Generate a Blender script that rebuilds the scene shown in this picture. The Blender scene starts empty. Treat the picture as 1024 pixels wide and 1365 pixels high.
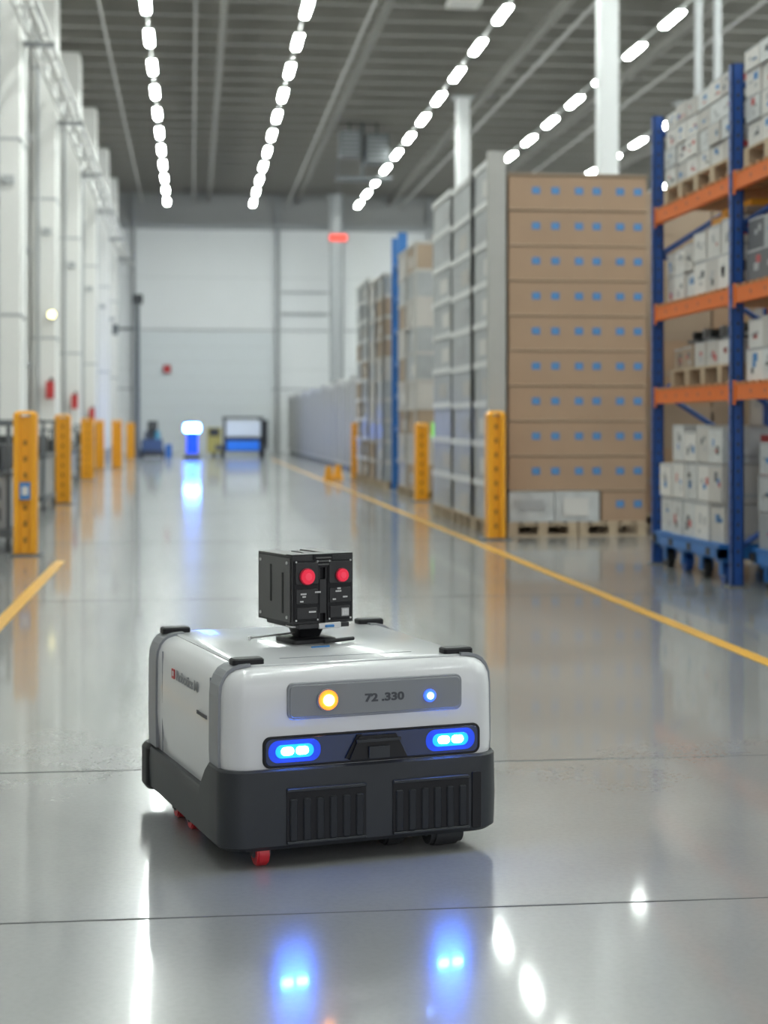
import bpy, bmesh, math, random
from mathutils import Vector, Matrix
random.seed(7)
sc = bpy.context.scene
pi = math.pi

# ------------------------------------------------------------ materials
MATS = {}
def mat(name, col, rough=0.5, metal=0.0, var=0.06, scale=6.0, bump=0.0, emit=None, estr=0.0, coat=0.0, spec=0.5, alpha=None):
    if name in MATS: return MATS[name]
    m = bpy.data.materials.new(name); m.use_nodes = True
    nt = m.node_tree; b = nt.nodes['Principled BSDF']
    b.inputs['Roughness'].default_value = rough
    b.inputs['Metallic'].default_value = metal
    b.inputs['Coat Weight'].default_value = coat
    b.inputs['Coat Roughness'].default_value = 0.08
    b.inputs['Specular IOR Level'].default_value = spec
    tc = nt.nodes.new('ShaderNodeTexCoord')
    nz = nt.nodes.new('ShaderNodeTexNoise'); nz.inputs['Scale'].default_value = scale
    nz.inputs['Detail'].default_value = 4
    nt.links.new(tc.outputs['Object'], nz.inputs['Vector'])
    mx = nt.nodes.new('ShaderNodeMix'); mx.data_type = 'RGBA'
    c1 = tuple(max(0, c*(1-var)) for c in col); c2 = tuple(min(1, c*(1+var)) for c in col)
    mx.inputs[6].default_value = (*c1, 1); mx.inputs[7].default_value = (*c2, 1)
    nt.links.new(nz.outputs['Fac'], mx.inputs[0])
    nt.links.new(mx.outputs[2], b.inputs['Base Color'])
    if bump > 0:
        bp = nt.nodes.new('ShaderNodeBump'); bp.inputs['Strength'].default_value = bump
        bp.inputs['Distance'].default_value = 0.02
        nt.links.new(nz.outputs['Fac'], bp.inputs['Height']); nt.links.new(bp.outputs['Normal'], b.inputs['Normal'])
    if emit:
        b.inputs['Emission Color'].default_value = (*emit, 1); b.inputs['Emission Strength'].default_value = estr
    MATS[name] = m
    return m

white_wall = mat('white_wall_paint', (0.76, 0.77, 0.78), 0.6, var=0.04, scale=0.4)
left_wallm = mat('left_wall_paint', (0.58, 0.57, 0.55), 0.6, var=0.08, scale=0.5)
panel_seam = mat('panel_seam', (0.42, 0.43, 0.44), 0.6)
faint_seam = mat('faint_seam', (0.58, 0.59, 0.60), 0.6)
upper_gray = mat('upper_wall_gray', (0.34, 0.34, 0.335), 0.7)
deck = mat('roof_deck', (0.37, 0.35, 0.325), 0.8, var=0.15, scale=0.8)
joistm = mat('roof_joist_steel', (0.25, 0.238, 0.22), 0.6)
girderm = mat('roof_girder_steel', (0.20, 0.19, 0.178), 0.7, spec=0.2)
pipem = mat('pipe_light', (0.30, 0.29, 0.28), 0.6)
pipew = mat('pipe_white', (0.66, 0.65, 0.63), 0.5)
colm = mat('column_paint', (0.77, 0.76, 0.74), 0.5, var=0.03)
colm2 = mat('support_column_paint', (0.62, 0.625, 0.63), 0.5, var=0.03)
lampm = mat('lamp_diffuser', (0.9, 0.95, 0.92), 0.4, emit=(0.92, 1.0, 0.95), estr=66.0)
lamphouse = mat('lamp_housing', (0.7, 0.72, 0.7), 0.4)
yellow = mat('safety_yellow', (0.82, 0.36, 0.008), 0.4, var=0.05)
linem = mat('line_yellow', (0.74, 0.40, 0.05), 0.35, var=0.12, scale=8)
darkm = mat('dark_rubber', (0.03, 0.032, 0.035), 0.55)
darkgray = mat('dark_gray_steel', (0.10, 0.11, 0.12), 0.45)
midgray = mat('mid_gray_steel', (0.32, 0.33, 0.34), 0.4)
card = mat('cardboard_brown', (0.375, 0.25, 0.165), 0.75, var=0.08, scale=2.5, bump=0.05)
card2 = mat('cardboard_tan', (0.35, 0.265, 0.195), 0.75, var=0.10, scale=3)
cardseam = mat('cardboard_seam', (0.22, 0.15, 0.10), 0.8)
cardlt = mat('cardboard_edge_light', (0.50, 0.37, 0.26), 0.8)
bluetape = mat('blue_tape', (0.04, 0.19, 0.46), 0.5)
crate_g = mat('gray_crate', (0.34, 0.35, 0.36), 0.35, var=0.3, scale=4)
crate_w = mat('crate_white_rim', (0.66, 0.66, 0.65), 0.45)
edge_b = mat('edge_board', (.40,.39,.37), .6)
wrap = mat('shrink_wrap_white', (0.50, 0.51, 0.51), 0.28, var=0.3, scale=9, bump=0.4)
whitebox = mat('white_carton', (0.62, 0.60, 0.575), 0.6, var=0.10, scale=4)
offbox = mat('offwhite_carton', (0.48, 0.455, 0.43), 0.6, var=0.12, scale=4)
labelred = mat('label_red', (0.45, 0.06, 0.06), 0.5)
labeldark = mat('label_dark', (0.10, 0.10, 0.11), 0.5)
labelgray = mat('label_gray', (0.38, 0.38, 0.39), 0.5)
wood = mat('pallet_wood', (0.46, 0.36, 0.25), 0.75, var=0.2, scale=7)
blue_st = mat('rack_blue', (0.012, 0.07, 0.30), 0.45)
blue_lt = mat('plastic_blue', (0.02, 0.14, 0.42), 0.45)
orange = mat('rack_orange', (0.66, 0.145, 0.018), 0.55, spec=0.3)
redm = mat('signal_red', (0.5, 0.04, 0.04), 0.45)
green = mat('label_green', (0.30, 0.75, 0.15), 0.5, emit=(0.3, 0.9, 0.2), estr=0.3)

# floor material : densified concrete with a thin clear sealer
fm = bpy.data.materials.new('polished_concrete'); fm.use_nodes = True
nt = fm.node_tree; b = nt.nodes['Principled BSDF']
tc = nt.nodes.new('ShaderNodeTexCoord')
n1 = nt.nodes.new('ShaderNodeTexNoise'); n1.inputs['Scale'].default_value = 0.55; n1.inputs['Detail'].default_value = 7
n2 = nt.nodes.new('ShaderNodeTexNoise'); n2.inputs['Scale'].default_value = 60; n2.inputs['Detail'].default_value = 3
nt.links.new(tc.outputs['Object'], n1.inputs['Vector']); nt.links.new(tc.outputs['Object'], n2.inputs['Vector'])
r1 = nt.nodes.new('ShaderNodeValToRGB')
r1.color_ramp.elements[0].position = 0.3; r1.color_ramp.elements[0].color = (0.225, 0.228, 0.226, 1)
r1.color_ramp.elements[1].position = 0.72; r1.color_ramp.elements[1].color = (0.31, 0.312, 0.306, 1)
nt.links.new(n1.outputs['Fac'], r1.inputs['Fac'])
mx = nt.nodes.new('ShaderNodeMix'); mx.data_type = 'RGBA'; mx.blend_type = 'MULTIPLY'; mx.inputs[0].default_value = 0.12
r2 = nt.nodes.new('ShaderNodeValToRGB'); r2.color_ramp.elements[0].color = (0.6, 0.6, 0.6, 1); r2.color_ramp.elements[0].position = 0.35
r2.color_ramp.elements[1].position = 0.6
nt.links.new(n2.outputs['Fac'], r2.inputs['Fac'])
nt.links.new(r1.outputs['Color'], mx.inputs[6]); nt.links.new(r2.outputs['Color'], mx.inputs[7])
nt.links.new(mx.outputs[2], b.inputs['Base Color'])
mr = nt.nodes.new('ShaderNodeMapRange'); mr.inputs[3].default_value = 0.19; mr.inputs[4].default_value = 0.28
nt.links.new(n1.outputs['Fac'], mr.inputs[0]); nt.links.new(mr.outputs[0], b.inputs['Roughness'])
b.inputs['Specular IOR Level'].default_value = 0.8
b.inputs['Coat Weight'].default_value = 0.5; b.inputs['Coat Roughness'].default_value = 0.06; b.inputs['Coat IOR'].default_value = 1.5
floor_m = fm

# ------------------------------------------------------------ mesh builder
class MB:
    def __init__(s): s.v=[]; s.f=[]; s.m=[]; s.mats=[]
    def mi(s, m):
        if m not in s.mats: s.mats.append(m)
        return s.mats.index(m)
    def add(s, vs, fs, m):
        o=len(s.v); s.v += [tuple(v) for v in vs]; k=s.mi(m)
        for f in fs: s.f.append([i+o for i in f]); s.m.append(k)
    def box(s, x0,x1,y0,y1,z0,z1,m):
        vs=[(x0,y0,z0),(x1,y0,z0),(x1,y1,z0),(x0,y1,z0),(x0,y0,z1),(x1,y0,z1),(x1,y1,z1),(x0,y1,z1)]
        s.add(vs,[(0,3,2,1),(4,5,6,7),(0,1,5,4),(1,2,6,5),(2,3,7,6),(3,0,4,7)],m)
    def hexa(s, pts, m):
        s.add(pts,[(0,3,2,1),(4,5,6,7),(0,1,5,4),(1,2,6,5),(2,3,7,6),(3,0,4,7)],m)
    def cyl(s, c, axis, r, h, m, seg=20, r2=None):
        r2 = r if r2 is None else r2
        a=Vector(axis).normalized(); q=a.to_track_quat('Z','Y'); c=Vector(c)
        lo=[]; hi=[]
        for i in range(seg):
            t=2*pi*i/seg; d=Vector((math.cos(t),math.sin(t),0))
            lo.append(c+q@(d*r+Vector((0,0,-h/2)))); hi.append(c+q@(d*r2+Vector((0,0,h/2))))
        fs=[(i,(i+1)%seg,seg+(i+1)%seg,seg+i) for i in range(seg)]
        fs.append(tuple(reversed(range(seg)))); fs.append(tuple(range(seg,2*seg)))
        s.add(lo+hi,fs,m)
    def bar(s, p, q, w, m):
        p=Vector(p); q=Vector(q); s.cyl((p+q)/2, q-p, w/1.41, (q-p).length, m, seg=4)
    def loft(s, rings, m, cap=True):
        n=len(rings[0]); vs=[p for r in rings for p in r]; fs=[]
        for k in range(len(rings)-1):
            for i in range(n):
                j=(i+1)%n; fs.append((k*n+i,k*n+j,(k+1)*n+j,(k+1)*n+i))
        if cap:
            fs.append(tuple(reversed(range(n)))); fs.append(tuple(range((len(rings)-1)*n,len(rings)*n)))
        s.add(vs,fs,m)
    def plate_xz(s, x0,x1,z0,z1,r,y0,y1,m,chf=0.0):
        o=rrect(x0,x1,z0,z1,r,6); rings=[[(a,y1,c) for a,c in o]]
        if chf>0:
            rings.append([(a,y0+chf,c) for a,c in o])
            o2=rrect(x0+chf,x1-chf,z0+chf,z1-chf,max(r-chf,0.001),6); rings.append([(a,y0,c) for a,c in o2])
        else: rings.append([(a,y0,c) for a,c in o])
        s.loft(rings,m)
    def obj(s, name, parent=None, bevel=0.0, loc=None, rotz=0.0, seg=2):
        me=bpy.data.meshes.new(name); me.from_pydata(s.v,[],s.f)
        for m in s.mats: me.materials.append(m)
        me.polygons.foreach_set('material_index', s.m)
        bm=bmesh.new(); bm.from_mesh(me); bmesh.ops.recalc_face_normals(bm, faces=bm.faces); bm.to_mesh(me); bm.free()
        me.polygons.foreach_set('use_smooth',[True]*len(me.polygons))
        me.set_sharp_from_angle(angle=math.radians(32)); me.update()
        o=bpy.data.objects.new(name, me); sc.collection.objects.link(o)
        if parent: o.parent=parent
        if loc: o.location=loc
        o.rotation_euler[2]=rotz
        if bevel>0:
            bv=o.modifiers.new('bevel','BEVEL'); bv.width=bevel; bv.segments=seg; bv.limit_method='ANGLE'; bv.angle_limit=math.radians(40)
        return o
def rrect(x0,x1,y0,y1,r,seg=6,ex=()):
    pts=[]
    def arc(cx,cy,a0):
        for i in range(seg+1):
            a=a0+pi/2*i/seg; pts.append((cx+r*math.cos(a),cy+r*math.sin(a)))
    arc(x0+r,y0+r,pi)
    arc(x1-r,y0+r,1.5*pi)
    for e in ex: pts.append((x1,e))
    arc(x1-r,y1-r,0)
    arc(x0+r,y1-r,pi/2)
    for e in reversed(ex): pts.append((x0,e))
    return pts

# ------------------------------------------------------------ shell
XL,XR,YB,YF,ZC = -3.7, 21.0, 76.0, -12.0, 12.2
f=MB(); f.box(XL-0.3,XR+0.3,YF,YB+0.3,-0.2,0,floor_m)
f.obj('floor')
f=MB(); jm=mat('control_joint',(0.10,0.10,0.10),0.7)
for y in (4.06,5.82,11.5,17.2,22.9,34,46,58): f.box(XL+.02,XR-.02,y-0.0035,y+0.0035,0.0001,0.0012,jm)
f.obj('floor_control_joints')
for nm,(x0,x1,y0,y1) in {'a':(2.86,2.95,2.0,60.0),'b':(-1.20,-1.11,2.0,14.9)}.items():
    f=MB(); f.box(x0,x1,y0,y1,0.0013,0.003,linem); f.obj('floor_marking_line')
# back wall
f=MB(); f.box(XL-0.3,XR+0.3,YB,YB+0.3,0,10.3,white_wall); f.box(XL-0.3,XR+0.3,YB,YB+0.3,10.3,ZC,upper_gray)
for z in (2.9,5.6): f.box(XL,XR,YB-0.04,YB,z-0.04,z+0.04,panel_seam)
for z in (1.2,1.9,3.8,8.0): f.box(XL,XR,YB-0.01,YB,z-0.012,z+0.012,faint_seam)
f.box(XL,XR,YB-0.12,YB,10.2,10.5,midgray)
for x in (-2.6,3.95,6.9,11,15): f.box(x-0.08,x+0.08,YB-0.25,YB,0,ZC-0.02,midgray)
f.box(4.1,6.75,YB-0.1,YB,6.3,6.42,panel_seam); f.box(4.1,6.75,YB-0.1,YB,7.3,7.4,panel_seam)
f.obj('wall_back')
f=MB(); f.box(-2.3,3.7,YB-0.10,YB-0.045,0.0,5.5,mat('dock_door_panel',(0.66,0.69,0.71),0.5,var=0.03))
for i in range(1,8): f.box(-2.3,3.7,YB-0.12,YB-0.10,i*0.69-0.012,i*0.69+0.012,faint_seam)
f.obj('door_1')
# left wall
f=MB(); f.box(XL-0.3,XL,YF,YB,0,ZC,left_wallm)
for z in (2.6,5.2,7.8,10.2): f.box(XL,XL+0.05,YF,YB,z-0.06,z+0.06,panel_seam)
y=-10
while y<75: f.box(XL,XL+.02,y-.02,y+.02,0,ZC-.6,faint_seam); y+=2
f.obj('wall_left')
PY=[-1.4,6.6,14.6,22.6,30.6,38.6,46.6,54.6,62.6,70.0]
for y in PY:
    f=MB()
    f.box(XL+.055,-3.1,y,y+1.1,0,ZC-0.6,colm); f.box(XL+.055,-3.02,y-0.06,y+1.16,0,0.35,midgray)
    f.box(-3.1,-3.085,y+.52,y+.58,.35,ZC-.7,faint_seam)
    for z in (3.2,6.4,9.4): f.box(XL+.055,-3.08,y-0.02,y+1.12,z,z+.05,panel_seam)
    f.cyl((-3.50,y-.05,5.6),(0,0,1),.045,10.4,panel_seam,10)
    f.box(-3.4,-3.2,y-.12,y-.002,5.6,5.75,panel_seam)
    f.obj('wall_pilaster')
f=MB(); f.box(XR,XR+0.3,YF,YB,0,ZC,white_wall)
for z in (2.6,5.2,7.8): f.box(XR-0.03,XR,YF,YB,z-0.03,z+0.03,panel_seam)
f.obj('wall_right')
# ceiling
f=MB(); f.box(XL-0.3,XR+0.3,YF,YB+0.3,ZC,ZC+0.3,deck)
y=-10
while y<75.5:
    f.box(XL,XR,y-0.10,y+0.10,ZC-0.06,ZC,joistm); f.box(XL,XR,y-0.03,y+0.03,ZC-0.4,ZC,joistm); f.box(XL,XR,y-0.09,y+0.09,ZC-0.45,ZC-0.4,joistm); y+=1.55
for x in (0.8,4.8,9.1,12.8,17):
    f.box(x-0.08,x+0.08,YF,YB,ZC-0.75,ZC-0.70,girderm); f.box(x-0.03,x+0.03,YF,YB,ZC-0.70,ZC-0.45,girderm)
f.obj('ceiling')
f=MB()
for x,z,r in ((-2.2,11.3,.035),(0.1,11.25,.03),(4.3,11.2,.04),(9.5,11.2,.05),(13.4,11.2,.045)):
    f.cyl((x,(YF+YB)/2,z),(0,1,0),r,YB-YF-0.8,pipem,10)
    yy=-8
    while yy<74: f.box(x-.01,x+.01,yy-.02,yy+.02,z,ZC-0.46,joistm); yy+=6.2
f.obj('sprinkler_pipes')
for X in (-1.02,2.6,7.1,11.1,14.8,18.5):
    f=MB(); k=0
    while True:
        y=70.0-3.27*k; k+=1
        if y<0: break
        f.box(X-0.11,X+0.11,y-0.76,y+0.76,10.66,10.72,lamphouse)
        f.hexa([(X-0.065,y-0.70,10.60),(X+0.065,y-0.70,10.60),(X+0.065,y+0.70,10.60),(X-0.065,y+0.70,10.60),
                (X-0.09,y-0.73,10.66),(X+0.09,y-0.73,10.66),(X+0.09,y+0.73,10.66),(X-0.09,y+0.73,10.66)],lampm)
        for s_ in (-.6,.6): f.box(X-.01,X+.01,y+s_-.01,y+s_+.01,10.72,ZC-0.01,joistm)
    f.box(X-0.02,X+0.02,2,72,10.72,10.76,lamphouse)
    f.obj('ceiling_light_row')
for (x,y,w) in ((8.4,32.8,0.2),(8.4,50.8,0.2),(6.35,73.0,0.25),(15.5,32.8,.2),(15.5,50.8,.2),(8.4,14.8,.2)):
    f=MB(); m=colm2 if y!=73.0 else midgray
    f.loft([[(x+a,y+c,z) for a,c in rrect(-w,w,-w,w,0.05,3)] for z in (0.03,ZC-.80)],m)
    f.box(x-w-.15,x+w+.15,y-w-.15,y+w+.15,0,0.03,midgray)
    f.box(x-w-.12,x+w+.12,y-w-.12,y+w+.12,ZC-.8,ZC-0.755,midgray)
    f.obj('support_column')
# cable tray on left
f=MB(); pl=mat('tray_galv',(.6,.6,.59),.4,metal=.3)
for z in (8.3,8.9): f.box(-3.0,-2.94,0,74,z,z+0.06,pl)
f.box(-2.6,-2.54,0,74,8.3,8.36,pl)
y=0.5
while y<74:
    f.box(-3.0,-2.54,y,y+0.04,8.3,8.34,pl); f.bar((-2.97,y,8.33),(-2.97,y+1,8.93),0.04,pl); f.bar((-2.97,y+2,8.33),(-2.97,y+1,8.93),0.04,pl); y+=2
for y in PY:
    if y>0: f.box(-3.075,-2.5,y+.4,y+.48,8.2,8.3,midgray)
f.cyl((-2.75,37,8.42),(0,1,0),0.07,74,pipew,10)
f.obj('cable_tray')

# ------------------------------------------------------------ bollards
def bollard(x,y,h=1.32,w=0.2,d=0.2,ang=0):
    f=MB(); hw=w/2
    f.box(-hw-.06,hw+.06,-d/2-.06,d/2+.06,0,0.015,darkgray)
    for sx in (-1,1):
        for sy in (-1,1): f.cyl((sx*(hw+.035),sy*(d/2+.035),.022),(0,0,1),.012,.014,midgray,6)
    f.box(-hw,-hw+.055,-d/2,d/2,0.015,h,yellow); f.box(hw-.055,hw,-d/2,d/2,0.015,h,yellow)
    f.box(-hw+.055,hw-.055,-d/2+.035,d/2-.02,0.015,h-.02,yellow)
    z=0.12
    while z<h-.15:
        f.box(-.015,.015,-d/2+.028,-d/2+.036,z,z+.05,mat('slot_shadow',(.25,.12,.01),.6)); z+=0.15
    f.hexa([(-hw,-d/2,h),(hw,-d/2,h),(hw,d/2,h),(-hw,d/2,h),(-hw+.03,-d/2+.03,h+.03),(hw-.03,-d/2+.03,h+.03),(hw-.03,d/2-.03,h+.03),(-hw+.03,d/2-.03,h+.03)],yellow)
    return f.obj('safety_bollard',bevel=0.008,loc=(x,y,0),rotz=ang)
bollard(-1.53,15.65,1.31,.21)
f=MB(); f.box(-.05,.05,-.004,.0,0,.16,bluetape); f.box(-.03,.03,-.006,-.004,.04,.12,whitebox)
f.obj('equipment_tag',loc=(-1.53,15.549,.52))
bollard(-1.97,25.9,1.35,.24); bollard(-2.3,37.3,1.35,.28); bollard(-2.55,46.8,1.35,.25); bollard(-2.1,47.6,1.35,.28); bollard(-2.2,60.7,1.3,.3)
bollard(3.2,17.25,1.33,.19); bollard(3.66,26.2,1.22,.21); bollard(3.62,36.7,1.25,.14)
for x,y in ((3.0,36.2),(3.3,37.3)):
    f=MB(); f.box(-.12,.12,-.1,.1,0,.06,yellow); f.hexa([(-.1,-.08,.06),(.1,-.08,.06),(.1,.08,.06),(-.1,.08,.06),(-.06,-.04,.32),(.06,-.04,.32),(.06,.04,.32),(-.06,.04,.32)],yellow)
    f.obj('floor_stop_block',bevel=.01,loc=(x,y,0))

# ------------------------------------------------------------ pallets & goods
def pallet(f,x0,x1,y0,y1,m=wood,z=0.0):
    nx=max(2,round((x1-x0)/0.5)+1); ny=max(2,round((y1-y0)/0.5)+1)
    for j in range(ny):
        yy=y0+(y1-y0-.1)*j/(ny-1); f.box(x0,x1,yy,yy+.1,z,z+.02,m)
        for i in range(nx):
            xx=x0+(x1-x0-.1)*i/(nx-1); f.box(xx,xx+.1,yy,yy+.1,z+.02,z+.115,m)
        f.box(x0,x1,yy,yy+.1,z+.115,z+.135,m)
    n=max(4,round((x1-x0)/.16))
    for i in range(n):
        xx=x0+(x1-x0-.11)*i/(n-1); f.box(xx,xx+.11,y0,y1,z+.135,z+.155,m)
def carton_grid(f,x0,x1,y0,y1,z0,z1,nx,ny,nz,m,tape=None,g=.006,jit=.012,ragged=False):
    dx=(x1-x0)/nx; dy=(y1-y0)/ny; dz=(z1-z0)/nz
    for i in range(nx):
        for j in range(ny):
            top=nz
            if ragged and nz>1 and random.random()<.12: top=nz-1
            for k in range(top):
                mm=m if not isinstance(m,(list,tuple)) else random.choice(m)
                a,b_,c=x0+i*dx+g,y0+j*dy+g,z0+k*dz
                o=random.uniform(0,jit); h=dz-g
                if ragged and k==top-1: h-=random.uniform(0,dz*.2)
                f.box(a+o,a+dx-2*g,b_+o*.5,b_+dy-2*g,c,c+h,mm)
                if tape: tape(f,a+o,a+dx-2*g,b_+o*.5,b_+dy-2*g,c,c+h,i,j,k)
tl=mat('tape_light',(0.10,.28,.56),.5)
f=MB()
pallet(f,3.42,4.18,17.62,18.75); pallet(f,4.20,4.95,17.62,18.75)
def layer(x0,x1,z0,z1,marks=(.197,.337,.508,.637,.808,.938)):
    o=random.uniform(0,.006)
    f.box(x0+o,x1-o,17.62+o,18.72,z0,z1-.006,card)
    n=3 if x1-x0>1 else 1
    for i in range(1,n):
        xx=x0+(x1-x0)*i/n; f.box(xx-.003,xx+.003,17.6195+o,17.62+o,z0,z1-.008,card2)
    f.box(x0+o,x1-o,17.618+o,17.62+o,z1-.022,z1-.007,cardseam); f.box(x0+o,x1-o,17.618+o,17.62+o,z0,z0+.012,cardlt)
    zc=(z0+z1)/2+.02
    for t in marks:
        x=3.42+1.53*t; yy=17.62+o
        f.box(x-.045,x+.045,yy-.003,yy,zc-.038,zc+.038,bluetape); f.box(x-.025,x+.018,yy-.0045,yy-.003,zc-.018,zc+.022,tl)
for k in range(8): layer(3.42,4.95,.50+.381*k,.50+.381*(k+1))
layer(3.42,4.95,3.552,3.93)
layer(4.45,4.95,.157,.50,(.808,.938))
carton_grid(f,3.42,4.43,17.61,18.72,.157,.495,2,1,1,wrap)
f.box(3.50,3.80,17.597,17.60,.30,.40,labelgray); f.box(4.02,4.30,17.597,17.60,.22,.42,whitebox)
f.box(3.41,4.96,17.61,18.74,3.93,3.95,card2)
f.obj('carton_pallet_load',bevel=.004,seg=1)

def crates(name,x0,x1,y0,y1,nz,ny,nx=1,ztop=4.15,m=crate_g,rim=crate_w,extra=None,band=.075):
    f=MB(); z0=.157
    n=max(1,round((y1-y0)/1.1))
    for i in range(n):
        pallet(f,x0,x1,y0+(y1-y0)*i/n+.01,y0+(y1-y0)*(i+1)/n-.03)
    dz=(ztop-z0)/nz; dy=(y1-y0)/ny; dx=(x1-x0)/nx
    for j in range(ny):
        for i in range(nx):
            for k in range(nz):
                zz=z0+k*dz
                o=random.uniform(0,.02); a=x0+i*dx; c=y0+j*dy
                mm=m if not isinstance(m,(list,tuple)) else random.choice(m)
                f.box(a+.015+o,a+dx-.005,c+.008+o*.3,c+dy-.005,zz,zz+dz-band,mm)
                f.box(a+o*.5,a+dx,c+.004,c+dy-.004,zz+dz-band,zz+dz-.002,rim)
                if random.random()<.6:
                    q=random.uniform(.1,.4); f.box(a+o+.008,a+.016+o,c+dy*q,c+dy*(q+.35),zz+dz*.15,zz+dz*.55,random.choice([whitebox,labelgray,offbox]))
            f.box(x0-.006,x0+.02,y0+j*dy,y0+j*dy+.05,z0,ztop-.002,edge_b)
    if extra: extra(f)
    return f.obj(name)
def postf(f): f.box(3.22,3.385,17.60,17.66,.16,4.18,edge_b); f.box(3.20,3.22,17.60,17.75,.16,4.18,edge_b)
crates('plastic_crate_stack',3.24,3.40,17.67,18.9,9,1,ztop=4.15,extra=postf)
crates('plastic_crate_stack',3.24,4.9,18.95,20.5,9,1,2,4.15)
crates('plastic_crate_stack',3.26,4.9,20.55,22.3,9,1,2,4.22)
crates('plastic_crate_stack',3.66,4.24,26.9,29.3,9,2,1,4.25,m=[card2,crate_g,offbox],rim=offbox,band=.05)
crates('plastic_crate_stack',4.27,5.3,26.9,29.3,10,2,2,4.6,m=[card2,card2,card],rim=card2,band=.05)
crates('plastic_crate_stack',3.6,5.0,31.0,33.6,10,2,2,4.1,m=[crate_g,card2,offbox],rim=offbox)
crates('plastic_crate_stack',3.6,5.0,33.7,36.2,10,2,2,4.25,m=[crate_g,crate_g,card2])
crates('plastic_crate_stack',5.2,7.2,19.2,23.0,9,3,2,4.0,m=[card,card2],rim=card2)
f=MB(); f.box(-.12,.12,-.004,.0,-.14,.14,green); f.obj('wall_tag',loc=(4.05,26.895,1.12))
# gray covered lockers far
f=MB(); y=43; lk=mat('locker_gray',(.60,.60,.59),.75,spec=.2); k=0
while y<74:
    hh=2.5-.08*(k%2); k+=1
    f.box(4.3,5.3,y,y+2.1,0.1,hh,lk); f.box(4.35,5.25,y+.05,y+2.05,0,.1,darkgray)
    for j in range(4): f.box(4.285,4.3,y+.06+j*.5,y+.50+j*.5,.2,hh-.1,labelgray if j%2 else edge_b)
    f.box(4.27,5.32,y-.01,y+2.11,hh,hh+.06,crate_w); y+=2.4
f.obj('storage_locker_row')
# blue rack frame far
f=MB()
for yy in (29.6,30.5):
    for xx in (3.72,4.8):
        f.box(xx,xx+.16,yy,yy+.14,0.02,4.7,blue_lt); f.box(xx-.03,xx+.19,yy-.03,yy+.17,0,.02,midgray)
for z in (.5,1.1,1.7,2.3,2.9,3.5,4.1): 
    f.box(3.76,3.84,29.7,30.6,z,z+.1,blue_lt); f.box(3.8,4.85,29.65,29.7,z,z+.1,blue_lt)
f.obj('rack_frame')

# ------------------------------------------------------------ main rack
f=MB(); XF,XK=4.0,5.1; YS=(9.75,11.9,14.0); H=3.9
for ys in YS:
    for xx in (XF,XK-.09):
        f.box(xx,xx+.09,ys,ys+.012,0.012,H,blue_st); f.box(xx,xx+.012,ys,ys+.08,0.012,H,blue_st); f.box(xx+.078,xx+.09,ys,ys+.08,0.012,H,blue_st)
        f.box(xx-.03,xx+.12,ys-.03,ys+.11,0,.012,darkgray)
        z=.15
        while z<H-.1: f.box(xx-.002,xx+.001,ys+.03,ys+.05,z,z+.03,darkm); f.box(xx+.035,xx+.055,ys-.002,ys+.001,z,z+.03,darkm); z+=.1
    z=.3; s=0
    while z<H-.7:
        f.bar((XF+.08,ys+.04,z),(XK-.08,ys+.04,z+.6),.035,blue_st) if s==0 else f.bar((XK-.08,ys+.04,z),(XF+.08,ys+.04,z+.6),.035,blue_st)
        z+=.6; s=1-s
    f.bar((XF+.08,ys+.04,H-.15),(XK-.08,ys+.04,H-.15),.035,blue_st)
for a,b_ in zip(YS[:-1],YS[1:]):
    for z in (1.45,2.17,3.01):
        for xx in (XF+.01,XK-.07):
            f.box(xx,xx+.055,a+.08,b_,z-.055,z+.06,orange)
            f.box(xx-.006,xx+.0,a+.05,a+.11,z-.09,z+.09,orange); f.box(xx-.006,xx,b_-.05,b_+.01,z-.09,z+.09,orange)
            for q in range(6): f.box(xx-.002,xx,a+.25+q*.3,a+.29+q*.3,z-.01,z+.02,mat('orange_dark',(.35,.08,.02),.5))
        n=14
        for i in range(n):
            yy=a+.12+(b_-a-.22)*i/(n-1); f.box(XF+.0,XK,yy-.03,yy+.03,z+.061,z+.08,mat('deck_board',(.45,.22,.10),.7))
f.obj('pallet_rack',bevel=.003,seg=1)

def lab(f,a,b_,c,d,e,g_,i,j,k):
    h=g_-e; w=d-c
    if i==0:
        for _ in range(3):
            mm=random.choice([labelred,labeldark,labelgray,labelgray,bluetape])
            p=random.uniform(.08,.6); q=random.uniform(.15,.6); ww=random.uniform(.10,.3); hh=random.uniform(.08,.28)
            f.box(a-.002,a,c+w*p,c+w*(p+ww),e+h*q,e+h*(q+hh),mm)
        f.box(a-.0015,a,c+w*.02,c+w*.98,e+h*.92,e+h*.99,labelgray)
    if j==0:
        w=b_-a
        f.box(a+w*.12,a+w*.3,c-.002,c,e+h*.45,e+h*.75,random.choice([labelred,labeldark]))
        f.box(a+w*.15,a+w*.6,c-.002,c,e+h*.15,e+h*.25,labelgray)
        f.box(a+w*.65,a+w*.85,c-.002,c,e+h*.5,e+h*.8,random.choice([labelred,labelgray]))
def goods(name,x0,x1,y0,y1,z0,z1,nx,ny,nz,ms,pal=True,rag=True):
    f=MB(); z=z0
    if pal: pallet(f,x0,x1,y0,y1,z=z0); z=z0+.157
    carton_grid(f,x0,x1,y0,y1,z,z1,nx,ny,nz,ms,lab,g=.006,jit=.03,ragged=rag)
    return f.obj(name,bevel=.006,seg=1)
W=[whitebox,offbox,wrap,whitebox]
goods('carton_stack',4.06,4.98,12.1,13.90,3.092,3.92,2,6,4,W)
goods('carton_stack',4.06,4.98,12.1,13.1,2.252,2.82,2,3,2,W,pal=False)
goods('carton_stack',4.08,4.98,13.15,13.95,2.252,2.72,2,3,2,[wrap,offbox,whitebox],pal=False)
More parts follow.
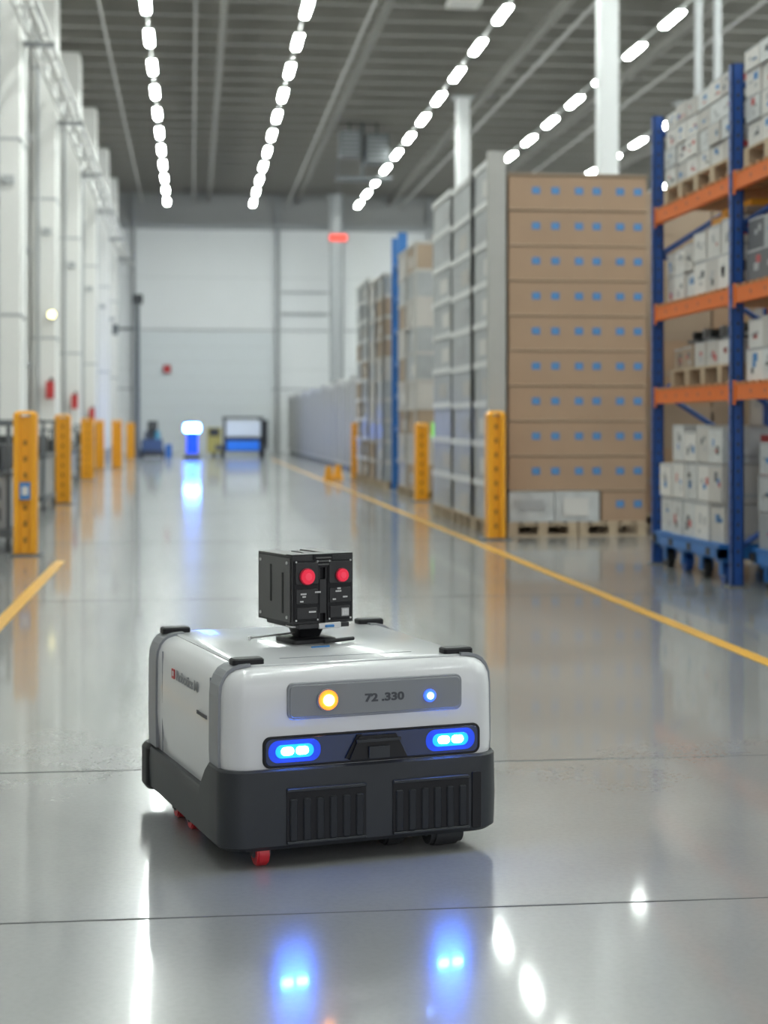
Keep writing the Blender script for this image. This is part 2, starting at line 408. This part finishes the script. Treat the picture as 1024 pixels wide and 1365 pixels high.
goods('carton_stack',4.12,4.98,12.1,13.9,1.532,1.90,2,6,1,[whitebox,offbox,card2])
goods('carton_stack',4.06,4.98,9.95,11.82,3.092,4.0,2,6,4,W)
goods('carton_stack',4.06,4.98,9.95,11.82,2.252,2.74,2,5,2,[labelgray,labeldark,midgray,offbox],pal=False)
goods('carton_stack',4.06,4.98,9.95,11.82,1.532,2.02,2,5,2,W,pal=False)
f=MB()
for y_ in (12.15,12.55,13.0,13.45):
    f.box(4.22,4.6,y_,y_+.28,1.900,1.93,darkgray); f.cyl((4.35,y_+.15,1.965),(1,0,0),.035,.24,darkm,12); f.box(4.3,4.5,y_+.05,y_+.12,1.93,2.02,midgray)
f.obj('machine_parts',bevel=.005,seg=1)
f=MB()
for y_ in (12.15,12.62): f.box(4.2,4.9,y_,y_+.4,2.822,2.88,yellow if y_>12.5 else card2); f.box(4.25,4.5,y_+.05,y_+.3,2.88,2.94,yellow)
f.obj('parts_tray',bevel=.005,seg=1)
def dolly(x0,x1,y0,y1,zt=1.17,ms=W,fr=blue_lt,name='loaded_dolly'):
    f=MB()
    for (a,b_) in ((x0,x0+.07),(x1-.07,x1),((x0+x1)/2-.035,(x0+x1)/2+.035)): f.box(a,b_,y0,y1,.19,.27,fr)
    for (a,b_) in ((y0,y0+.07),(y1-.07,y1)): f.box(x0,x1,a,b_,.185,.275,fr)
    f.box(x0,x1,y0,y1,.275,.30,fr)
    n=4
    for i in range(n):
        yy=y0+.12+(y1-y0-.24)*i/(n-1)
        f.box(x0-.004,x0,yy+.1,yy+.2,.2,.26,darkm)
        for xx in (x0+.10,x1-.10):
            f.cyl((xx,yy,.075),(1,0,0),.075,.06,darkm if i%2 else blue_st,18); f.cyl((xx,yy,.075),(1,0,0),.03,.07,midgray,10)
            f.box(xx-.05,xx-.035,yy-.04,yy+.04,.06,.17,fr); f.box(xx+.035,xx+.05,yy-.04,yy+.04,.06,.17,fr); f.box(xx-.06,xx+.06,yy-.09,yy+.09,.155,.19,fr)
    carton_grid(f,x0+.02,x1-.02,y0+.02,y1-.02,.302,zt,2,5,3,ms,lab,g=.008,jit=.03,ragged=True)
    return f.obj(name,bevel=.006,seg=1)
dolly(3.98,5.0,12.15,13.9,1.22)
dolly(4.12,5.0,10.0,11.78,1.12,[wrap,wrap,midgray])
goods('carton_stack',6.4,8.0,15.6,18.5,0,3.2,2,3,6,[card,offbox,card2])
f=MB()
for x in (10.25,10.65): f.cyl((x,32.6,5.7),(0,0,1),.08,11.4,panel_seam,12)
f.obj('riser_pipes')

# ------------------------------------------------------------ left-side carts
def cart(x0,x1,y0,y1,h):
    f=MB()
    f.box(x0,x1,y0,y1,.14,.22,darkgray); f.box(x0+.03,x1-.03,y0+.03,y1-.03,.22,h*.6,midgray)
    f.box(x0,x1,y0,y1,h*.6,h*.64,darkgray); f.box(x0+.1,x1-.1,y0+.1,y1-.2,h*.64,h*.85,darkm)
    for x in (x0+.03,x1-.03):
        for y in (y0+.03,y1-.03): f.box(x-.02,x+.02,y-.02,y+.02,.22,h,darkgray); f.cyl((x,y,.07),(1,0,0),.07,.04,darkm,16); f.box(x-.03,x+.03,y-.02,y+.02,.07,.14,midgray)
    f.box(x0,x1,y0,y0+.04,h,h+.04,darkgray); f.box(x0,x1,y1-.04,y1,h,h+.04,darkgray)
    for z in (.3,.5): f.box(x0+.1,x1-.1,y0+.015,y0+.03,z,z+.12,labeldark)
    f.obj('equipment_cart',bevel=.01,seg=1)
cart(-2.95,-1.70,16.0,17.4,1.2); cart(-2.95,-2.02,23.4,25.2,1.25); cart(-2.95,-2.35,33,35,1.1); cart(-2.95,-2.5,42,44,1.2)
for y,z,w in ((38.6,2.05,.3),(46.6,1.9,.28),(54.6,1.6,.3)):
    f=MB(); f.box(-3.30,-3.12,y-.30,y-.14,z-.22,z+.18,redm); f.cyl((-3.18,y-.22,z+.22),(0,0,1),.04,.08,darkm,12); f.box(-3.24,-3.13,y-.14,y-.001,z-.1,z+.1,darkgray)
    f.obj('fire_extinguisher_box',bevel=.01)
f=MB(); f.cyl((-3.17,38.5,3.75),(0,1,0),.12,.19,midgray,20); f.cyl((-3.17,38.37,3.75),(0,1,0),.09,.06,mat('warm_lamp',(1,.95,.7),.4,emit=(1,.9,.4),estr=3),20); f.obj('wall_lamp')

# ------------------------------------------------------------ background
f=MB(); bx,by=0.03,60.0
f.loft([[(bx+a*s_,by+c*s_,z) for a,c in rrect(-.3,.3,-.3,.3,.1,4)] for z,s_ in ((0,1),(.16,1),(.22,.8))],darkgray)
f.cyl((bx,by,.60),(0,0,1),.21,.76,mat('beacon_body_glow',(.02,.08,.6),.3,emit=(.0,.045,1),estr=1.1),20)  # body emission added to strengthen the blue streak on the floor
f.loft([[(bx+a*s_,by+c*s_,z) for a,c in rrect(-.29,.29,-.15,.15,.1,5)] for z,s_ in ((.98,.8),(1.03,1),(1.24,1),(1.29,.8))],mat('beacon_glow',(.2,.5,1),.3,emit=(.06,.22,1),estr=75))
f.cyl((bx,by,1.31),(0,0,1),.1,.04,darkgray,16)
f.obj('beacon_post')
f=MB(); x0,x1,y0=0.95,3.0,66.0
f.box(x0,x1,y0,y0+2.6,.25,.45,darkgray)
f.box(1.3,2.8,y0-.02,y0+.5,.18,.75,darkm); f.box(1.4,2.7,y0-.05,y0-.02,.22,.62,mat('blue_panel',(.02,.2,.7),.4,emit=(.01,.12,.9),estr=.2))
f.box(1.35,2.75,y0+.02,y0+.08,.78,1.40,mat('pale_screen',(.7,.75,.8),.3,emit=(.8,.88,1),estr=.05))
for x in (1.3,2.75): f.box(x,x+.07,y0,y0+.1,.45,1.55,darkm); f.box(x,x+.07,y0+2.2,y0+2.3,.45,1.55,darkm)
f.box(1.25,2.87,y0-.05,y0+2.35,1.5,1.57,darkm)
f.box(2.85,3.05,y0+.2,y0+2.4,.3,1.45,darkm)
f.box(.62,1.2,y0+.1,y0+1.6,.12,1.15,mat('dull_yellow',(.45,.38,.10),.5)); f.box(.7,1.1,y0+.08,y0+.1,.8,1.1,darkm)
f.box(1.5,2.6,y0+1.4,y0+2.0,.45,.95,darkgray)
for x in (.9,1.25,2.85): 
    for y_ in (.4,2.1): f.cyl((x,y0+y_,.2),(1,0,0),.2,.15,darkm,18); f.cyl((x-.08,y0+y_,.2),(1,0,0),.09,.02,midgray,12)
f.obj('tow_tractor',bevel=.02,seg=1)
f=MB(); x0=-1.9; y0=64
f.box(x0,x0+.8,y0,y0+1.3,.15,.7,mat('steel_blue_body',(.05,.09,.18),.4)); f.box(x0+.1,x0+.7,y0+.4,y0+1.25,.7,1.0,darkgray)
f.box(x0+.2,x0+.6,y0+1.1,y0+1.25,1.0,1.4,darkm); f.bar((x0+.4,y0+.1,.7),(x0+.4,y0+.35,1.15),.08,darkm); f.cyl((x0+.4,y0+.36,1.18),(0,-.5,1),.2,.04,darkm,18)
f.box(x0+.05,x0+.75,y0-.15,y0,.05,.25,darkm)
for x in (x0+.0,x0+.8):
    for y_ in (.25,1.05): f.cyl((x,y0+y_,.16),(1,0,0),.16,.1,darkm,18)
f.box(x0+.9,x0+1.15,y0+.3,y0+.9,0,.5,blue_lt); f.cyl((x0+.6,y0+.3,.85),(0,0,1),.1,.3,mat('cyan_bottle',(.1,.35,.45),.4),14)
f.obj('floor_scrubber',bevel=.02,seg=1)
f=MB(); f.cyl((-2.05,64,3.0),(0,0,1),.09,6.0,darkgray,14); f.box(-2.3,-1.95,63.75,64.25,0,.06,darkgray); f.cyl((-2.05,64,.3),(0,0,1),.12,.5,darkgray,14,.1)
f.box(-2.25,-1.85,63.85,64.15,5.9,6.25,darkm); f.box(-2.9,-2.05,63.96,64.04,4.9,4.98,darkgray); f.box(-3.0,-2.8,63.85,64.15,4.7,5.1,darkgray); f.obj('camera_mast')
f=MB(); hx,hy=6.0,57
f.box(hx-.9,hx-.2,hy-.4,hy+.4,10.5,11.4,darkgray); f.box(hx+.0,hx+.8,hy-.4,hy+.4,10.3,11.3,darkgray)
for i in range(6): f.box(hx-.85,hx-.25,hy-.43,hy-.4,10.55+i*.15,10.6+i*.15,midgray); f.box(hx+.05,hx+.75,hy-.43,hy-.4,10.35+i*.15,10.4+i*.15,midgray)
for x in (hx-.55,hx+.4): f.cyl((x,hy,11.5),(0,0,1),.04,.45,darkm,10)
f.box(hx-1.0,hx+.9,hy-.1,hy+.1,9.7,9.85,darkgray); f.box(hx-.15,hx-.05,hy-.05,hy+.05,9.7,11.74,darkgray)
f.obj('ceiling_heater',bevel=.02,seg=1)
def sign(name,x,y,z,w,h,m,hang=False):
    f=MB(); f.plate_xz(-w/2,w/2,-h/2,h/2,min(w,h)*.3,-.06,.0,m); f.box(-w/2-.03,w/2+.03,0,.05,-h/2-.03,h/2+.03,midgray)
    if hang: f.box(-.01,.01,.01,.03,h/2,ZC-z-.46,midgray)
    f.obj(name,loc=(x,y,z))
sign('exit_sign',5.5,62,8.3,.68,.26,mat('sign_red_lit',(.8,.05,.03),.4,emit=(1,.06,.04),estr=.7),True)
sign('warning_sign',-1.1,75.82,3.8,.32,.35,redm)
f=MB(); f.box(5.7,6.4,36,36.8,10.6,10.75,whitebox); f.box(6.03,6.07,36.38,36.42,10.75,11.75,joistm); f.obj('ceiling_access_point',bevel=.02)

# ------------------------------------------------------------ ROBOT
rb=bpy.data.objects.new('warehouse_robot',None); sc.collection.objects.link(rb)
rb.location=(0.094,4.459,0); rb.rotation_euler[2]=math.radians(14.34)
W_,L_=0.80,0.945
rwhite=mat('robot_shell_white',(0.63,0.635,0.65),0.28,var=0.015,coat=.4)
rtop=mat('robot_top_gray',(0.50,0.51,0.525),0.22,var=0.02,coat=.3)
rdark=mat('robot_skirt_gray',(0.024,0.027,0.032),0.45,var=0.08,scale=30,spec=.4)
rslat=mat('robot_vent_slat',(0.018,0.020,0.024),0.5,var=0.08,scale=30,spec=.3)
rblack=mat('robot_black',(0.006,0.006,0.008),0.45,spec=.3)
rgray=mat('robot_strip_gray',(0.23,0.24,0.26),0.38,metal=.2)
rpanel=mat('robot_panel_gray',(0.20,0.21,0.225),0.35,coat=.2)
rnavy=mat('robot_lamp_band',(0.006,0.02,0.08),0.14,coat=.3)
f=MB(); prof=[(.16,.012),(.20,.006),(.27,.0),(.30,-.002),(.46,.0),(.490,.003),(.510,.011),(.524,.022),(.533,.036),(.538,.055)]
rings=[]
for z,i in prof:
    rings.append([(a,c,z) for a,c in rrect(i,W_-i,i,L_-i,max(.07-i*.4,.02),8)])
f.loft(rings,rwhite)
f.obj('shell',rb)
f=MB(); f.loft([[(a,c,z) for a,c in rrect(.06+i,W_-.06-i,.06+i,L_-.06-i,.05,8)] for z,i in ((.536,0),(.541,0),(.5435,.006))],rtop)
f.box(.2,.6,.16,.163,.543,.5445,rgray); f.obj('top_deck',rb)
f=MB(); f.box(-.0015,.002,.165,.169,.27,.50,rgray); f.box(-.0015,.002,.735,.739,.19,.50,rgray); f.obj('panel_seams',rb)
ex=[.15,.185,.25,.5,.75]
def topz(y):
    if y<.165: return .268
    if y<.24: return .268-(y-.165)/.075*.085
    return .183
f=MB()
def ring(o,z0fn,r=.075):
    return [(a,c,z0fn(c)) for a,c in rrect(-o,W_+o,-o,L_+o,r,8,ex)]
f.loft([ring(-.03,lambda c:.045),ring(.0,lambda c:.048),ring(.012,lambda c:.06),ring(.014,lambda c:.15),ring(.012,lambda c:topz(c)-.006),ring(.008,lambda c:topz(c)),ring(-.012,lambda c:topz(c))],rdark,cap=False)
f.loft([[(a,c,z) for a,c in rrect(.02,W_-.02,.02,L_-.02,.05,6)] for z in (.045,.17)],rblack)
f.obj('skirt',rb)
f=MB()
for (a,b_) in ((-.022,.07),(W_-.07,W_+.022)):
    f.loft([[(x,y,z) for x,y in rrect(a+i,b_-i,.85+i,.960-i,.03,5)] for z,i in ((.045,.01),(.06,0),(.175,0),(.19,.01))],rblack)
f.obj('rear_bumpers',rb)
f=MB()
for (a,b_) in ((.165,.395),(.475,.705)):
    f.plate_xz(a,b_,.066,.212,.008,-.0165,-.005,rblack)  # flush black plate stands in for the shade of a vent recess
    f.plate_xz(a,b_,.204,.214,.004,-.022,-.01,rdark,.002); f.plate_xz(a,b_,.062,.070,.003,-.022,-.01,rdark,.002)
    n=6
    for i in range(n):
        x=a+(b_-a)*(i+.5)/n; f.plate_xz(x-.0110,x+.0110,.07,.186,.006,-.0215,-.012,rslat,.003)
f.plate_xz(.715,.745,.06,.22,.005,-.0175,-.005,rblack,.002)
f.obj('front_vents',rb)
f=MB(); f.plate_xz(.170,.688,.398,.498,.018,-.006,.01,rgray,.002); f.plate_xz(.176,.682,.404,.492,.014,-.009,.0,rpanel,.002); f.obj('status_panel',rb)
f=MB(); f.plate_xz(.100,.745,.270,.356,.022,-.006,.01,rblack,.002); f.plate_xz(.108,.737,.276,.350,.018,-.0075,.0,rnavy,.001)
f.hexa([(.345,-.022,.280),(.515,-.022,.280),(.515,.0,.280),(.345,.0,.280),(.375,-.018,.343),(.485,-.018,.343),(.485,.0,.343),(.375,.0,.343)],rblack)
f.hexa([(.335,-.014,.284),(.35,-.014,.284),(.35,.0,.284),(.335,.0,.284),(.37,-.014,.347),(.385,-.014,.347),(.385,.0,.347),(.37,.0,.347)],rblack)
f.box(.40,.46,-.030,-.018,.282,.315,rdark); f.box(.365,.495,-.026,-.018,.327,.335,rdark)
f.obj('lamp_band',rb)
hb=mat('headlight_core',(.6,.8,1),.3,emit=(.04,.19,1.0),estr=190)
hg=mat('headlight_halo_inner',(.02,.08,.4),.2,emit=(.0,.15,1.0),estr=3.2)  # blue halo close around the cores, painted as an emissive plate
ho=mat('headlight_halo_outer',(.01,.05,.3),.2,emit=(.0,.05,1.0),estr=.45)  # fainter outer spill of the halo, also painted as emission on the band
f=MB()
for c in (.190,.652):
    f.plate_xz(c-.075,c+.075,.284,.345,.028,-.0085,-.0,ho,.0005)
    f.plate_xz(c-.055,c+.055,.296,.333,.018,-.0095,-.0,hg,.001)
    for dx in (-.021,.021): f.plate_xz(c+dx-.018,c+dx+.018,.304,.326,.0105,-.014,-.0,hb,.003)
f.obj('headlights',rb)
f=MB(); am=mat('amber_ring',(.9,.4,.05),.3,emit=(1,.16,.005),estr=1.5); ac=mat('amber_core',(1,.8,.4),.3,emit=(1,.45,.12),estr=8)
f.cyl((.284,-.010,.449),(0,1,0),.031,.012,rgray,28); f.cyl((.284,-.014,.449),(0,1,0),.027,.012,am,28); f.cyl((.284,-.018,.449),(0,1,0),.016,.012,ac,24)
bw=mat('blue_white_led',(.6,.8,1),.3,emit=(.12,.3,1),estr=8); bw2=mat('blue_led_ring',(.1,.2,1),.3,emit=(.03,.12,1),estr=1.0)
f.cyl((.587,-.010,.443),(0,1,0),.018,.012,bw2,24); f.cyl((.587,-.014,.443),(0,1,0),.010,.012,bw,24)
f.obj('indicator_lamps',rb)
def text(name,body,size,loc,rot,m,ext=.0008,sx=1.0,parent=rb,bold=0.0):
    cu=bpy.data.curves.new(name,'FONT'); cu.body=body; cu.size=size; cu.extrude=ext; cu.align_x='CENTER'; cu.align_y='CENTER'; cu.offset=bold
    cu.materials.append(m); o=bpy.data.objects.new(name,cu); sc.collection.objects.link(o); o.parent=parent; o.location=loc; o.rotation_euler=rot; o.scale=(sx,1,1)
    return o
text('model_text','72 .330',.030,(.452,-.0093,.446),(pi/2,0,0),mat('panel_print',(.05,.055,.065),.5),bold=.0012,sx=1.3)
text('side_logo','Robotics M',.042,(-.0035,.42,.452),(pi/2,0,-pi/2),rgray,bold=.0008,sx=1.3)
f=MB(); f.box(-.004,-.001,.575,.605,.437,.466,redm); f.box(-.0045,-.004,.58,.595,.445,.46,rwhite); f.obj('logo_mark',rb)
text('side_caption','autonomous',.022,(-.0035,.25,.385),(pi/2,0,-pi/2),labeldark,bold=.0004)
f=MB()
path=[(-.006,.19),(-.008,.30),(-.007,.46),(-.004,.490),(.005,.514),(.018,.531),(.036,.541),(.055,.546),(.085,.548)]
def strip(v0,v1,sgn,zlow):
    P=[(p if p[1]>zlow else (p[0],zlow)) for p in path]
    for i in range(len(P)-1):
        (a,z),(b_,z2)=P[i],P[i+1]
        if abs(z-z2)+abs(a-b_)<1e-5: continue
        d=Vector((b_-a,z2-z)).normalized(); n=Vector((d.y,-d.x))*.009
        X=lambda t: t if sgn>0 else W_-t
        pts=[(X(a),v0,z),(X(a),v1,z),(X(a+n.x),v1,z+n.y),(X(a+n.x),v0,z+n.y),(X(b_),v0,z2),(X(b_),v1,z2),(X(b_+n.x),v1,z2+n.y),(X(b_+n.x),v0,z2+n.y)]
        f.hexa(pts,rgray)
for sg in (1,-1): strip(.060,.155,sg,.262); strip(.80,.90,sg,.186)
f.obj('corner_strips',rb)
f=MB()
for x,y in ((.085,.10),(W_-.085,.10),(.07,.86),(W_-.07,.86)):
    f.loft([[(x+a,y+c,z) for a,c in rrect(-.045+i,.045-i,-.026+i,.026-i,.01,4)] for z,i in ((.541,0),(.556,0),(.560,.004))],rblack)
f.obj('top_pads',rb)
rw=mat('caster_red',(.55,.02,.03),.4)
f=MB()
def wheel(x,y,r,w,m):
    f.cyl((x,y,r),(1,0,0),r,w*.7,m,24); f.cyl((x,y,r),(1,0,0),r*.88,w,m,24); f.cyl((x,y,r),(1,0,0),r*.4,w+.008,darkgray,16)
    f.box(x-w/2-.008,x-w/2-.002,y-.015,y+.015,r*.8,.06,rdark); f.box(x+w/2+.002,x+w/2+.008,y-.015,y+.015,r*.8,.06,rdark)
wheel(.105,.035,.036,.035,rw); wheel(.04,.66,.034,.035,rw); wheel(.04,.50,.034,.03,rw); wheel(.735,.6,.036,.035,rw)
wheel(.66,.07,.045,.10,darkm); wheel(.52,.12,.045,.06,darkm); wheel(.2,.85,.045,.06,darkm); wheel(.66,.85,.045,.06,darkm)
f.obj('wheels',rb)
su=bpy.data.objects.new('sensor_unit',None); sc.collection.objects.link(su); su.parent=rb; su.location=(.390,.50,.5435); su.rotation_euler[2]=math.radians(9)
sblk=mat('sensor_black',(.013,.013,.015),.38,var=.2,scale=20)
sgry=mat('sensor_side_gray',(.10,.10,.098),.42,metal=.3)
slv=mat('silver_metal',(.62,.62,.62),.3,metal=.9)
f=MB()
f.loft([[(a,c,z) for a,c in rrect(-.075+i,.075-i,-.07+i,.07-i,.02,5)] for z,i in ((0,0),(.012,0),(.016,.006))],sblk)
f.loft([[(a,c,z) for a,c in rrect(-s_,s_,-s_,s_,.015,5)] for z,s_ in ((.016,.035),(.045,.045),(.06,.062))],sblk)
f.box(-.085,.085,-.12,.10,.052,.066,sblk)
f.box(-.02,.055,-.125,-.118,.050,.068,slv); f.box(.0,.03,-.130,-.124,.054,.062,bluetape)
f.box(-.10,-.06,-.10,-.06,.055,.062,slv)
f.obj('mount',su,bevel=.002)
f=MB(); z0,z1=.066,.268
f.box(-.103,-.009,-.11,.12,z0,z1,sblk); f.box(.009,.103,-.11,.12,z0,z1,sblk)
f.box(-.012,.012,-.098,.115,z0,z1-.01,rblack)
f.box(-.1065,-.103,-.10,.11,z0+.006,z1-.006,sgry)
for y in (-.085,.095):
    for z in (z0+.02,z1-.02): f.cyl((-.108,y,z),(1,0,0),.005,.004,slv,10)
f.box(-.108,-.1065,-.06,-.05,z0+.03,z1-.05,rblack); f.box(-.108,-.1065,.02,.03,z0+.06,z1-.03,rblack)
for s_ in (-1,1):
    c=s_*.056
    f.plate_xz(c-.042,c+.042,z0+.008,z1-.012,.005,-.114,-.108,rblack,.001)
    f.plate_xz(c-.038,c+.038,z0+.118,z1-.018,.006,-.118,-.11,sblk,.0015)
    f.plate_xz(c-.036,c+.036,z0+.060,z0+.105,.004,-.1175,-.11,sblk,.0015)
    f.plate_xz(c-.034,c+.034,z0+.014,z0+.050,.003,-.117,-.11,sblk,.0015)
    for xx in (c-.036,c+.036):
        for z in (z0+.012,z1-.016): f.cyl((xx,-.1155,z),(0,1,0),.003,.003,slv,8)
f.plate_xz(-.012,.012,z0+.03,z1-.07,.003,-.113,-.10,sblk,.001)
f.box(-.103,.103,-.11,-.07,z1,z1+.006,sblk); f.box(-.103,-.04,-.07,.12,z1,z1+.004,sgry); f.box(.04,.103,-.07,.12,z1,z1+.004,sgry)
f.box(-.032,.032,-.114,-.03,z1-.035,z1+.005,rblack)
for z in (z1-.028,z1-.018,z1-.008): f.box(-.026,.026,-.117,-.113,z,z+.004,sgry)
f.obj('housing',su,bevel=.0018)
f=MB(); rr=mat('button_red',(.70,.02,.06),.35,emit=(1,.01,.05),estr=.25); rd=mat('button_dark_red',(.30,.01,.03),.4); rp=mat('button_pink',(.80,.06,.11),.35,emit=(1,.03,.08),estr=.25)
for c,r in ((-.058,.0255),(.060,.0215)):
    f.cyl((c,-.120,z1-.060),(0,1,0),r,.008,rd,28); f.cyl((c,-.126,z1-.060),(0,1,0),r*.88,.008,rr,28)
    f.cyl((c,-.1305,z1-.060),(0,1,0),r*.45,.002,rp,20)
f.obj('red_buttons',su,bevel=.001)
wl=mat('label_white',(.7,.7,.7),.5)
f=MB()
f.box(.060,.085,-.1182,-.117,z0+.018,z0+.043,mat('label_plate',(.3,.3,.3),.5))
for i in range(5): f.box(.063+i*.0045,.0655+i*.0045,-.1186,-.118,z0+.021,z0+.040,wl)
for (x,z,w) in ((-.078,z0+.088,.02),(-.072,z0+.080,.012),(.04,z0+.092,.02),(.046,z0+.10,.014),(-.03,z0+.092,.02),(.065,z0+.074,.016),(-.05,z0+.034,.025),(.03,z0+.068,.012),(-.08,z0+.066,.012)):
    for q in range(int(w/.004)): f.box(x+q*.004,x+q*.004+.0028,-.1185,-.117,z,z+.0045,wl)
f.obj('labels',su)
f=MB(); f.cyl((-.11,.0,.024),(1,0,.05),.0028,.16,slv,8); f.cyl((-.19,0,.020),(0,0,1),.005,.012,slv,8)
f.cyl((.06,-.10,.01),(1,.25,0),.006,.12,rblack,8); f.box(-.06,.0,-.155,-.15,.0,.004,bluetape); f.obj('antenna',su)

# ------------------------------------------------------------ world, camera
w=bpy.data.worlds.new('World'); sc.world=w; w.use_nodes=True
bg=w.node_tree.nodes['Background']; bg.inputs[0].default_value=(.95,.975,1,1); bg.inputs[1].default_value=1.2
cam=bpy.data.cameras.new('camera'); co=bpy.data.objects.new('camera',cam); sc.collection.objects.link(co)
co.location=(0,0,1.2); co.rotation_euler=(pi/2,0,math.radians(-6.66))
cam.sensor_fit='VERTICAL'; cam.sensor_height=36; cam.lens=2200/1365*36; cam.shift_y=-114.5/1365
cam.clip_end=300; cam.dof.use_dof=True; cam.dof.focus_distance=4.62; cam.dof.aperture_fstop=2.9
sc.camera=co
sc.view_settings.view_transform='Standard'
sc.view_settings.look='None'
sc.view_settings.exposure=0.27
